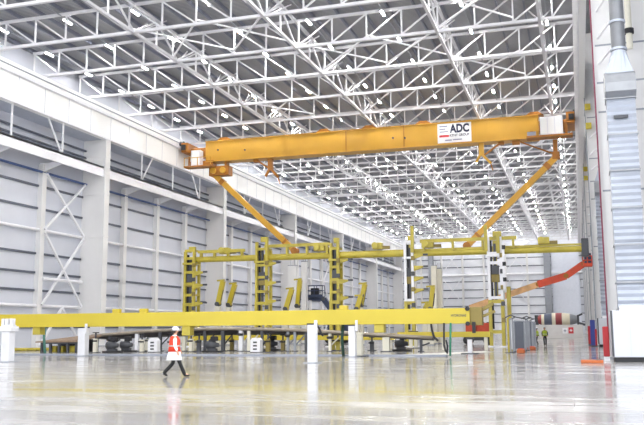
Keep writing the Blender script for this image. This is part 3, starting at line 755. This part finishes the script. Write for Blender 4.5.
hose([(205, 355.2), (240, 353.0), (280, 352.0), (310, 354.2), (335, 355.2)], 51.2, .05, M_dark, 'cable', 'dark cable lying on the floor behind the kerb', 'cable') if False else None

# tilted yellow hydraulic arms standing behind the mould
ARMS = [((218, 304), (223, 281)), ((229, 305), (235, 284)), ((286, 309), (292, 289)), ((297.5, 306), (300, 280)), ((357, 309), (361, 296)), ((361, 305), (365, 284)), ((430.5, 309), (433, 287)), ((425, 310), (428, 303))]
YH = 84.0
for k, (a, b) in enumerate(ARMS):
    YH = 84.0+(1.7 if k % 2 else 0); p, q = at(*a, YH), at(*b, YH); d = (q-p).normalized()
    t = thing('hydraulic_arm', f'yellow tilted hydraulic arm on a stand above the beam, {ORD[k]} from the left', 'hydraulic arm', (p.x, YH, 0), 'tilted yellow arms of the mould hinge')
    MB().bar(p, q, .42, .5).build('arm', M_beam, t)
    MB().bar(p+d*.3+Vector((.24, 0, 0)), p+d*1.6+Vector((.24, 0, 0)), .1).build('ram', M_dark, t)
    MB().tube(p+Vector((0, -.4, 0)), p+Vector((0, .4, 0)), .24, n=12).build('pivot', M_dark, t)
    MB().bar(q-Vector((.7, 0, -.05)), q+Vector((.2, 0, .1)), .18).build('head', M_gold, t)
    MB().box(p.x-.25, p.x+.25, YH-.3, YH+.3, .1, p.z-.25).build('stand', M_cream, t)
    MB().box(p.x-.35, p.x+.35, YH-.5, YH+.5, 0, .1).build('base_plate', M_grey, t)
# tall white posts behind
for k, (pa, pb, yt, Y, lab) in enumerate(((289, 297, 266, 92, 'tall white box post behind the gantry left of the dark lift'), (302, 307, 262, 93.5, 'tall narrow white box post right beside the dark lift'), (432, 437, 266, 92, 'tall white box post right of the fourth gantry tower'), (437.5, 442, 269, 93, 'shorter white box post paired beside a taller one'))):
    q0, q1 = ax(pa, 290, Y), ax(pb, 290, Y); z = az((pa+pb)/2, yt, Y)
    t = thing('box_post', lab, 'post', ((q0+q1)/2, Y, 0), 'tall white box posts')
    MB().bbox(q0, q1, Y-.35, Y+.35, .1, z, .03).build('shaft', M_cream if k > 1 else M_col, t)
    MB().box(q0-.02, q1+.02, Y-.45, Y+.45, 0, .1).build('base_plate', M_grey, t)
    MB().box(q0-.01, q1+.01, Y-.4, Y+.4, z, z+.08).build('cap', M_grey, t)
    for s in (.25, .75): MB().box(q0+(q1-q0)*s-.03, q0+(q1-q0)*s+.03, Y-.03, Y+.03, z+.08, z+.7).build('eye_rod', M_grey, t)

# ------------------------------------------------------------------ lifts
def boom_lift(name, label, Y, base_x, pts, widths, mats, basket, m_body, m_basket):
    t = thing(name, label, 'boom lift', (base_x, Y, 0))
    MB().bbox(base_x-1.5, base_x+1.3, Y-1.0, Y+1.0, .4, 1.05, .06).build('chassis', M_dark, t)
    for sx in (-1.1, 1.0):
        for sy in (-1.0, 1.0): MB().lathe((base_x+sx, Y+sy-.18, .45), (base_x+sx, Y+sy+.18, .45), [(0, .3), (.1, .45), (.9, .45), (1, .3)], 18).build('wheel', M_black, t)
    MB().tube((base_x, Y, 1.05), (base_x, Y, 1.3), .6, n=18).build('slew_ring', M_black, t)
    MB().bbox(base_x-1.3, base_x-.25, Y-.8, Y+.8, 1.3, 2.3, .08).bbox(base_x+.1, base_x+1.3, Y-.8, Y+.8, 1.3, 2.25, .08).box(base_x-.3, base_x+.15, Y-.5, Y+.5, 1.3, 1.9).build('counterweight', m_body, t)
    p0 = Vector(pts[0]); MB().bar((base_x-.1, Y, 1.8), p0, .5, .5).build('riser', m_body, t)
    for (p, q), w, m in zip(zip(pts[:-1], pts[1:]), widths, mats):
        p, q = Vector(p), Vector(q)
        bo = MB().bar(p, q, w, w*1.1).build('boom', m, t)
        MB().tube(q+Vector((0, -w*.58, 0)), q+Vector((0, w*.58, 0)), w*.4, n=12).build('joint', M_craned if m is not M_navy else M_dark, bo)
    x0, x1, z0, z1 = basket
    bk = MB().box(x0, x1, Y-.55, Y+.55, z0, z0+.12).box(x0, x1, Y-.55, Y-.5, z0+.1, z0+.35).build('basket', m_basket, t)
    for xx in (x0, (x0+x1)/2, x1):
        for yy in (Y-.52, Y+.52): MB().tube((xx, yy, z0+.1), (xx, yy, z1), .05, n=8).build('basket_post', m_basket, bk)
    for z in (z1, (z0+z1)/2+.1):
        MB().path([(x0, Y-.52, z), (x1, Y-.52, z), (x1, Y+.52, z), (x0, Y+.52, z), (x0, Y-.52, z)], .05, 8).build('basket_rail', m_basket, bk)
    return t
YL = 90.0
bp = [at(x_, y_, YL) for x_, y_ in ((470, 308), (538, 284.5), (566, 276), (583.5, 264))]
lift = boom_lift('boom_lift', 'red telescopic boom lift reaching up to the right columns', YL, ax(478.5, 326, YL), bp, (.56, .66, .6), (M_boom2, M_boom, M_boom), (bp[3].x-.05, bp[3].x+.85, bp[3].z-.3, bp[3].z+.8), M_boom, M_boom)
MB().bbox(bp[3].x+.1, bp[3].x+.8, YL-.4, YL-.2, bp[3].z+.05, bp[3].z+1.1, .04).build('control_panel', M_navy, lift)
YN = 97.0
bp = [at(x_, y_, YN) for x_, y_ in ((337, 322), (331, 309), (324, 299), (309, 298))]
lift2 = boom_lift('boom_lift', 'dark navy boom lift with raised basket behind the third gantry tower', YN, bp[0].x+.3, bp, (.6, .6, .5), (M_navy, M_navy, M_navy), (bp[3].x-.2, bp[3].x+1.9, bp[3].z+.05, bp[3].z+1.5), M_navy, M_navy)
MB().bbox(bp[3].x+.3, bp[3].x+1.3, YN-.3, YN+.2, bp[3].z+.2, bp[3].z+1.2, .06).build('control_panel', M_black, lift2)

# ------------------------------------------------------------------ right side: air heaters, ducts, guards
def air_heater(Yc, label, tall, dlabel):
    x0, x1 = XR+.1, XR+1.9
    t = thing('air_heater', label, 'air heater', ((x0+x1)/2, Yc-3.5, 0), 'floor air heaters by the right columns')
    ya, yb = Yc-5.2, Yc-3.0
    zt = az(620, 310.5, 42.8)
    MB().bbox(x0-.12, x1+.9, ya, yb, .22, zt, .04).build('casing', M_cab, t)
    MB().box(x0+.35, x1+.85, ya+.1, Yc-4.4, zt, zt+.22).build('top_tray', M_white, t)
    MB().box(x0, x1+.85, ya+.08, yb, 0, .22).build('plinth', M_black, t)
    MB().box(x0-.12, x0-.02, ya-.02, ya+.05, .25, zt).build('corner_trim', M_dark, t)
    for k in range(1, 4): MB().box(x0+k*.75, x0+k*.75+.02, ya-.012, ya, .3, zt-.06).build('panel_joint', M_louvre, t)
    d = thing('duct', dlabel, 'duct', ((x0+x1)/2, Yc-2, zt), 'galvanised ducts by the right columns')
    dx0, dx1, dy0, dy1 = XR+.42, XR+1.82, Yc-4.2, Yc-3.1
    ztop = 13.4
    mb = MB(); z = zt+.01; k = 0
    while z < ztop-.05:
        z2 = min(z+.34, ztop); b = .06 if k % 2 else 0.0
        mb.add([(dx0, dy0, z), (dx1, dy0, z), (dx1, dy1, z), (dx0, dy1, z), (dx0, dy0-.0, z2), (dx1, dy0-.0, z2), (dx1, dy1, z2), (dx0, dy1, z2), (dx0, dy0-.09, (z+z2)/2), (dx1, dy0-.09, (z+z2)/2)],
               [(0, 1, 9, 8), (8, 9, 5, 4), (0, 8, 4, 7, 3), (1, 2, 6, 5, 9), (2, 3, 7, 6), (0, 3, 2, 1), (4, 5, 6, 7)]); z = z2; k += 1
    mb.build('riser', M_duct, d)
    for zz in [zt+.06]+[ztop-1.9*k for k in range(0, 6)]:
        MB().box(dx0-.05, dx1+.05, dy0-.13, dy1+.04, zz-.04, zz+.04).build('flange', M_duct2, d)
    MB().box(dx0+.3, dx0+1.0, dy0-.2, dy0-.08, 12.3, 12.45).build('handle', M_dark, d)
    # hood: rounded nose then a taper up to the round duct
    pr = [(dy0-.1, ztop), (dy0-.55, ztop+.25), (dy0-.62, ztop+.7), (dy0-.45, ztop+1.15), (dy0-.1, ztop+1.35), (dy1, ztop+1.35), (dy1, ztop)]
    n = len(pr); vs = [(dx0-.05, a, b) for a, b in pr]+[(dx1+.05, a, b) for a, b in pr]
    MB().add(vs, [list(range(n)), list(range(2*n-1, n-1, -1))]+[(i, (i+1) % n, n+(i+1) % n, n+i) for i in range(n)]).build('hood', M_duct2, d)
    zc0, zc1 = ztop+1.35, ztop+2.6
    cx, cy, r = (dx0+dx1)/2+.06, (dy0+dy1)/2-.2, .36
    nn = 20; sq = []; ci = []
    for k in range(nn):
        a = 2*math.pi*k/nn+math.pi/4; c, s = math.cos(a), math.sin(a); mm = max(abs(c), abs(s))
        sq.append(((dx0+dx1)/2+c/mm*(dx1-dx0)/2, (dy0+dy1)/2+s/mm*(dy1-dy0)/2, zc0)); ci.append((cx+c*r, cy+s*r, zc1))
    MB().add(sq+ci, [(k, (k+1) % nn, nn+(k+1) % nn, nn+k) for k in range(nn)]+[list(range(nn))[::-1], [nn+k for k in range(nn)]]).build('taper', M_duct, d)
    MB().tube((cx, cy, zc1), (cx, cy, 25.5), r, n=20).build('round_duct', mat('duct_dark', (124, 126, 130), .45, metal=.5, var=.1), d)
    for zz in (zc1+.1, zc1+1.6, zc1+3.2, zc1+4.8): MB().tube((cx, cy, zz-.06), (cx, cy, zz+.06), r+.06, n=20).build('collar', M_duct, d)
    for zz in (zc1+.5, zc1+2.0, zc1+3.6):
        MB().bar((cx-.2, cy+.3, zz), (XR+.3, Yc-.5, zz), .1).build('bracket', M_white, d)
air_heater(48, 'large white air heater cabinet at the right edge beside the red guard', True, 'silver ribbed duct rising from the large white cabinet at right')
air_heater(81, 'farther white air heater cabinet behind the red guard', True, 'farther silver ribbed duct on the second right column')
air_heater(114, 'third white air heater cabinet, far down the right side', True, 'third silver ribbed duct, far down the right side')
# red column guard and orange mat
gx = ax(606, 340, 44.6)
t = thing('column_guard', 'tall red guard post at the corner of the large white cabinet', 'guard', (gx, 44.6, 0))
zt = az(603, 326.5, 44.6)
MB().bbox(gx-.15, gx+.15, 44.4, 44.8, .2, zt, .04).build('pad', M_red, t)
MB().box(gx-.14, gx+.14, 44.45, 44.75, 0, .2).build('foot', M_white, t)
q0, q1 = at(581, 364, 41.5), at(608, 364, 41.5)
o = thing('spill_tray', 'orange tray lying on the floor left of the large white cabinet', 'tray', ((q0.x+q1.x)/2, 41.5, 0))
MB().bbox(q0.x, q1.x-.2, 41.1, 42.0, 0, .14, .03).build('tray', M_orange, o)
MB().box(q1.x-.55, q1.x-.25, 41.2, 41.9, .14, .17).build('grip', M_dark, o)
# blue and red guards at the second column
for px0, px1, y0, y1, Y, m, nm, lab in ((590.5, 595.5, 343, 320, 78, M_blue, 'column_guard', 'blue guard panel at the foot of the second right column'), (588, 590.5, 338, 326, 84, M_red, 'column_guard', 'narrow red guard left of the blue panel'), (595, 597, 344, 329, 76.5, M_red, 'column_guard', 'narrow red guard between blue panel and farther cabinet')):
    a, b = ax(px0, 335, Y), ax(px1, 335, Y); z = az(px0, y1, Y)
    t = thing(nm, lab, 'guard', ((a+b)/2, Y, 0)); MB().bbox(a, b, Y-.15, Y+.15, .1, z, .03).build('panel', m, t); MB().box(a, b, Y-.15, Y+.15, 0, .1).build('foot', M_dark, t)
# yellow warning boxes on the right columns
for k, (px, py, Y) in enumerate(((590, 107, 80.25), (590, 126, 80.25), (588.3, 169, 113.25), (588.5, 178, 113.25))):
    p = at(px, py, Y); 
    t = thing('warning_box', f'small yellow box mounted high on the right columns, {ORD[k]} from the top', 'box', (XR+.3, Y, p.z), 'yellow boxes on the right columns')
    MB().bbox(XR-.02, XR+.5, Y-.25, Y+.1, p.z-.3, p.z+.3, .04).build('case', M_beam, t); MB().box(XR+.1, XR+.38, Y-.28, Y-.25, p.z-.15, p.z+.15).build('cover', M_gold, t)
# beige downpipe with a dark collar on the first column
p = at(629, 31, 47.1)
t = thing('downpipe', 'beige downpipe with dark collar high on the first right column', 'pipe', (p.x, 47.1, p.z))
MB().tube((p.x, 47.15, p.z-1.0), (p.x, 47.15, 25), .17, n=14).build('pipe', M_cream, t)
MB().tube((p.x, 47.15, p.z-.14), (p.x, 47.15, p.z+.14), .26, n=16).build('collar', M_black, t)

# ------------------------------------------------------------------ grey screens, barrier, mixer drum
SCR = [(510.2, 513, 58.5, 319), (514.6, 524.4, 60, 321), (526, 528.4, 64, 320), (529.6, 532, 68, 321), (533.4, 535.6, 72, 322)]
for k, (pa, pb, Y, yt) in enumerate(SCR):
    a, b = ax(pa, 335, Y), ax(pb, 335, Y); z = az(pa, yt, Y)
    t = thing('welding_screen', f'upright screen panel beside the aisle, {ORD[k]} from the left', 'screen', ((a+b)/2, Y, 0), 'grey screens along the aisle')
    MB().bbox(a+.05, b-.05, Y-.04, Y+.04, .22, z-.06, .02).build('curtain', (M_cab, mat('screen_dark', (92, 97, 108), .55), M_grey, mat('screen_dark', (92, 97, 108), .55), M_screen)[k], t)
    MB().tube((a, Y, .05), (a, Y, z), .05, n=8).tube((b, Y, .05), (b, Y, z), .05, n=8).tube((a, Y, z), (b, Y, z), .05, n=8).build('frame', M_grey, t)
    for xx in (a, b): MB().box(xx-.06, xx+.06, Y-.5, Y+.5, 0, .06).build('foot', M_dark, t)
    MB().path([(a-.3, Y, z+.1), (a+.1, Y, z+.28), (b+.2, Y, z+.12)], .045, 6).build('hose', M_dark, t)
p = at(509, 352.5, 57.5); z = az(509, 318, 57.5)
t = thing('marker_post', 'thin yellow post standing left of the grey screens', 'post', (p.x, 57.5, 0)); MB().tube((p.x, 57.5, .04), (p.x, 57.5, z), .07, n=8).build('pole', M_gold, t); MB().box(p.x-.25, p.x+.25, 57.25, 57.75, 0, .04).build('base', M_dark, t)
for k, (pa, pb, Y, h) in enumerate(((517, 525, 56.5, .28), (526, 536, 66, .22))):
    a, b = ax(pa, 352, Y), ax(pb, 352, Y)
    t = thing('orange_block', ('orange block on the floor before the wide grey screen', 'flat orange block on the floor by the narrow grey screens')[k], 'block', ((a+b)/2, Y, 0)); MB().bbox(a, b, Y-.3, Y+.3, 0, h, .05).build('body', M_orange, t); MB().box(a+.1, b-.1, Y-.2, Y+.2, h, h+.05).build('ridge', M_boom, t)
YBW = 138.0
a, b = ax(531, 332, YBW), ax(583, 332, YBW); z = az(555, 324.8, YBW)
bw = MB().bbox(a, b, YBW, YBW+.4, 0, z, .03).build('barrier_wall', M_conc)
tag(bw, 'low whitish barrier wall across the far end of the aisle', 'barrier')
for pa, pb, y0, y1, m, lab in ((562.5, 567.5, 333.5, 328, M_sign, 'white notice board on the barrier wall'), (568.5, 573.5, 333.5, 327.3, M_signred, 'red notice board on the barrier wall')):
    q0, q1 = ax(pa, 330, YBW), ax(pb, 330, YBW); z0, z1 = az(pa, y0, YBW), az(pa, y1, YBW)
    t = thing('notice_board', lab, 'sign', ((q0+q1)/2, YBW-.05, z0)); MB().box(q0, q1, YBW-.06, YBW-.005, z0, z1).build('board', m, t)
    c = ((q0+q1)/2, (z0+z1)/2)
    MB().box(c[0]-.22, c[0]+.22, YBW-.07, YBW-.06, c[1]-.06, c[1]+.06).box(c[0]-.06, c[0]+.06, YBW-.075, YBW-.06, c[1]-.22, c[1]+.22).build('symbol', M_sign if m is M_signred else M_signgrey, t)
YX = 142.0
a, b = at(538, 320, YX), at(573.5, 320, YX)
zc = az(555, 319.6, YX); L = b.x-a.x
mx = thing('mixer_drum', 'striped cream, blue and red mixer drum lying behind the barrier wall', 'mixer drum', ((a.x+b.x)/2, YX, 0))
def drum(t0, t1, r0, r1, m, n='band'):
    return MB().tube((a.x+L*t0, YX, zc), (a.x+L*t1, YX, zc), r0, r1, n=24).build(n, m, mx)
M_dcream = mat('drum_cream', (228, 220, 196), .5); M_dblue = mat('drum_blue', (92, 100, 120), .5); M_dred = mat('drum_red', (146, 62, 66), .5)
drum(0, .1, .7, .85, M_dred, 'drum_end'); drum(.1, .18, .85, .92, M_dcream); drum(.18, .4, .92, 1.08, M_dblue); drum(.4, .5, 1.08, 1.1, M_dcream); drum(.5, .68, 1.1, 1.1, M_dred); drum(.68, .9, 1.1, .95, M_dcream); drum(.9, 1.1, .95, .62, M_duct2, 'drum_mouth')
MB().box(a.x+L*.15, a.x+L*.3, YX-.5, YX+.5, .0, zc-.85).box(a.x+L*.7, a.x+L*.85, YX-.5, YX+.5, 0, zc-.95).build('cradle', M_dark, mx)
MB().bar((a.x+L*1.1, YX, zc+.5), (a.x+L*1.25, YX, zc+.9), .3).bar((a.x+L*1.1, YX, zc-.5), (a.x+L*1.32, YX, zc-.9), .35).box(a.x+L*1.1, a.x+L*1.16, YX-.4, YX+.4, zc-1, zc+.7).build('chute', M_dark, mx)
MB().box(a.x-.5, a.x+.1, YX-.5, YX+.5, 0, zc+.75).build('drive_end', M_dark, mx)

# ------------------------------------------------------------------ people
def skin_mesh(verts, edges, radii, roots, level=1):
    me = bpy.data.meshes.new('sk'); me.from_pydata([tuple(v) for v in verts], edges, [])
    o = bpy.data.objects.new('sk', me); COL.objects.link(o)
    o.modifiers.new('s', 'SKIN'); me.skin_vertices or None
    ly = me.skin_vertices[0].data
    for i, r in enumerate(radii):
        ly[i].radius = (r, r) if not isinstance(r, tuple) else r
        ly[i].use_root = i in roots
    sb = o.modifiers.new('u', 'SUBSURF'); sb.levels = level; sb.render_levels = level
    dg = bpy.context.evaluated_depsgraph_get(); dg.update()
    r = bpy.data.meshes.new_from_object(o.evaluated_get(dg))
    vs = [v.co.copy() for v in r.vertices]; fs = [list(p.vertices) for p in r.polygons]
    bpy.data.objects.remove(o); bpy.data.meshes.remove(me); bpy.data.meshes.remove(r)
    return vs, fs
class Chain:
    def __init__(s): s.v = []; s.e = []; s.r = []; s.root = []
    def chain(s, pts, start=None):
        prev = start; ids = []
        for p, r in pts:
            s.v.append(Vector(p)); s.r.append(r); i = len(s.v)-1; ids.append(i)
            if prev is not None: s.e.append((prev, i))
            else: s.root.append(i)
            prev = i
        return ids
    def mb(s, level=1):
        vs, fs = skin_mesh(s.v, s.e, s.r, s.root, level); m = MB(); m.add(vs, fs, True); return m
def person(label, loc, heading, k, pose, m_torso, m_vest, m_leg, m_helmet, coat_len):
    """faces local +X; pose gives knees, ankles, elbows, wrists for right (r) and left (l)"""
    t = thing('person', label, 'person', loc, None, heading)
    t.scale = (k, k, k)
    P = pose; c = Chain()
    sp = c.chain([((0, 0, .95), (.13, .15)), ((.0, 0, 1.1), (.11, .14)), ((.01, 0, 1.3), (.12, .17)), ((.0, 0, 1.42), (.08, .12)), ((.01, 0, 1.5), .052), ((.03, 0, 1.57), .075), ((.035, 0, 1.65), .098), ((.02, 0, 1.73), .07)])
    for s, q in ((-1, 'r'), (1, 'l')):
        c.chain([((0, s*.09, .9), .085), ((P['knee_'+q][0]*.5, s*.1, (.9+P['knee_'+q][1])/2), .078), ((P['knee_'+q][0], s*.1, P['knee_'+q][1]), .058), ((P['ank_'+q][0], s*.09, P['ank_'+q][1]), .042), ((P['toe_'+q][0], s*.1, P['toe_'+q][1]), .035)], sp[0])
        e, w = P['elb_'+q], P['wri_'+q]
        a = c.chain([((0, s*.19, 1.4), .06), ((e[0], s*.235, e[1]), .044), ((w[0], s*.24, w[1]), .03)], sp[3])
        d = Vector((w[0]-e[0], 0, w[1]-e[1])).normalized(); f = Vector((-d.z, 0, d.x))*-1
        if f.x < 0: f = -f
        wv = Vector((w[0], s*.24, w[1]))
        c.chain([(wv+d*.07, (.035, .02))], a[-1])
        for j, ln in enumerate((.062, .072, .066, .05)):
            b0 = wv+d*.085+f*(.028-.018*j)
            c.chain([(b0-d*.03, .0095), (b0+d*ln*.5, .009), (b0+d*ln+Vector((0, -s*.018, 0)), .007)])
        c.chain([(wv+d*.03+f*.02, .012), (wv+d*.06+f*.05, .0105), (wv+d*.095+f*.055+Vector((0, -s*.012, 0)), .008)])
    c.chain([((.11, 0, 1.62), .02), ((.14, 0, 1.615), .013)])
    for s in (-1, 1): c.chain([((.03, s*.085, 1.63), .018), ((.025, s*.1, 1.635), .012)])
    c.mb(1).build('body', M_skin, t, True)
    for s in (-1, 1): MB().ball((.122, s*.034, 1.65), .013, 8).build('eye', M_black, t, True)
    MB().box(.118, .13, -.025, .025, 1.575, 1.583).build('mouth', mat('lips', (150, 90, 80), .6), t, True)
    tr = Chain()
    hp = tr.chain([((0, 0, .98), (.145, .165)), ((0, 0, .92), (.14, .17))])
    for s, q in ((-1, 'r'), (1, 'l')):
        kx, kz = P['knee_'+q]; axx, az_ = P['ank_'+q]
        tr.chain([((.0, s*.09, .86), .1), ((kx*.55, s*.1, (.9+kz)/2), .092), ((kx, s*.1, kz), .075), (((kx+axx)/2, s*.095, (kz+az_)/2), .076), ((axx, s*.09, az_-.01), .07), ((axx, s*.09, az_-.04), .066)], hp[1])
    tr.mb(1).build('trousers', m_leg, t, True)
    for s, q in ((-1, 'r'), (1, 'l')):
        axx, az_ = P['ank_'+q]; tx, tz = P['toe_'+q]
        sh = Chain(); sh.chain([((axx-.05, s*.09, az_-.035), .05), ((axx+.03, s*.09, az_-.04), .055), (((axx+tx)/2+.02, s*.095, (az_+tz)/2-.03), .047), ((tx+.03, s*.1, tz-.0), .038)])
        sh.mb(1).build('shoe', M_shoe, t, True)
    # coat: lofted torso with skirt, plus sleeves
    def loft(rings, n=20):
        m = MB(); vs = []
        for (x0, z, rx, ry) in rings: vs += [(x0+math.cos(2*math.pi*i/n)*rx, math.sin(2*math.pi*i/n)*ry, z) for i in range(n)]
        fs = [(i*n+j, i*n+(j+1) % n, (i+1)*n+(j+1) % n, (i+1)*n+j) for i in range(len(rings)-1) for j in range(n)]+[list(range(n))[::-1], [(len(rings)-1)*n+j for j in range(n)]]
        return m.add(vs, fs, True)
    ct = loft([(0.0, coat_len, .29, .24), (0, (coat_len+.98)/2, .24, .22), (0, 1.0, .19, .2), (.0, 1.15, .175, .19), (.01, 1.3, .175, .21), (.0, 1.4, .125, .205), (0, 1.45, .09, .15), (.005, 1.5, .07, .08)]).build('coat' if coat_len < .85 else 'jacket', m_torso, t, True)
    for s, q in ((-1, 'r'), (1, 'l')):
        e, w = P['elb_'+q], P['wri_'+q]; sl = Chain()
        sl.chain([((0, s*.17, 1.4), .085), ((e[0]*.5, s*.225, (1.4+e[1])/2), .072), ((e[0], s*.24, e[1]), .063), ((w[0]*.9+e[0]*.1, s*.245, w[1]*.9+e[1]*.1), .05)])
        sl.mb(1).build('sleeve', m_torso, ct, True)
    v = loft([(0, .9, .225, .225), (0, 1.1, .2, .21), (.01, 1.3, .2, .225), (0, 1.41, .16, .2), (0, 1.462, .1, .15)])
    ve = v.build('vest', m_vest, t, True)
    loft([(0, 1.08, .208, .219), (0, 1.13, .207, .219)]).build('reflective_band', M_refl, ve, True)
    if m_helmet is not None:
        hm = loft([(.02, 1.67, .128, .112), (.02, 1.72, .122, .108), (.02, 1.765, .1, .09), (.02, 1.795, .06, .055), (.02, 1.805, .02, .02)]).build('helmet', m_helmet, t, True)
        loft([(.05, 1.662, .165, .122), (.045, 1.68, .155, .118)]).build('brim', m_helmet, hm, True)
    hr = loft([(-.015, 1.56, .075, .07), (-.01, 1.62, .1, .095), (-.005, 1.68, .108, .1), (.005, 1.735, .095, .09)]).build('hair', mat('hair_dark', (52, 44, 40), .7), t, True)
    return t
walk = dict(knee_r=(.19, .5), ank_r=(.37, .1), toe_r=(.52, .055), knee_l=(-.03, .48), ank_l=(-.34, .16), toe_l=(-.24, .04),
            elb_r=(-.01, 1.13), wri_r=(.08, .9), elb_l=(.06, 1.14), wri_l=(.2, .95))
walk2 = dict(walk, knee_r=(.1, .49), ank_r=(.16, .1), toe_r=(.3, .045), ank_l=(-.14, .11), toe_l=(-.02, .045), knee_l=(.02, .48))
pl_ = at(173.5, 376.8, 27.0)
person('person walking, white helmet, orange vest over white coat, dark trousers', (-14.03, 27.02, 0), math.radians(33), 1.0, walk, M_coat, M_vest, M_trouser, M_coat, .6)
person('person in dark clothes and lime vest standing in the far aisle', (at(545, 340, 80).x, 80.0, 0), math.radians(-80), .99, walk2, M_jacket, M_hivis, M_trouser, None, .9)
person('person in lime vest half hidden by the grey screens', (at(537, 340, 84).x, 84.0, 0), math.radians(160), .98, walk2, M_jacket, M_hivis, M_trouser, M_coat, .9)

for o in bpy.data.objects:
    if '_o' in o: del o['_o']
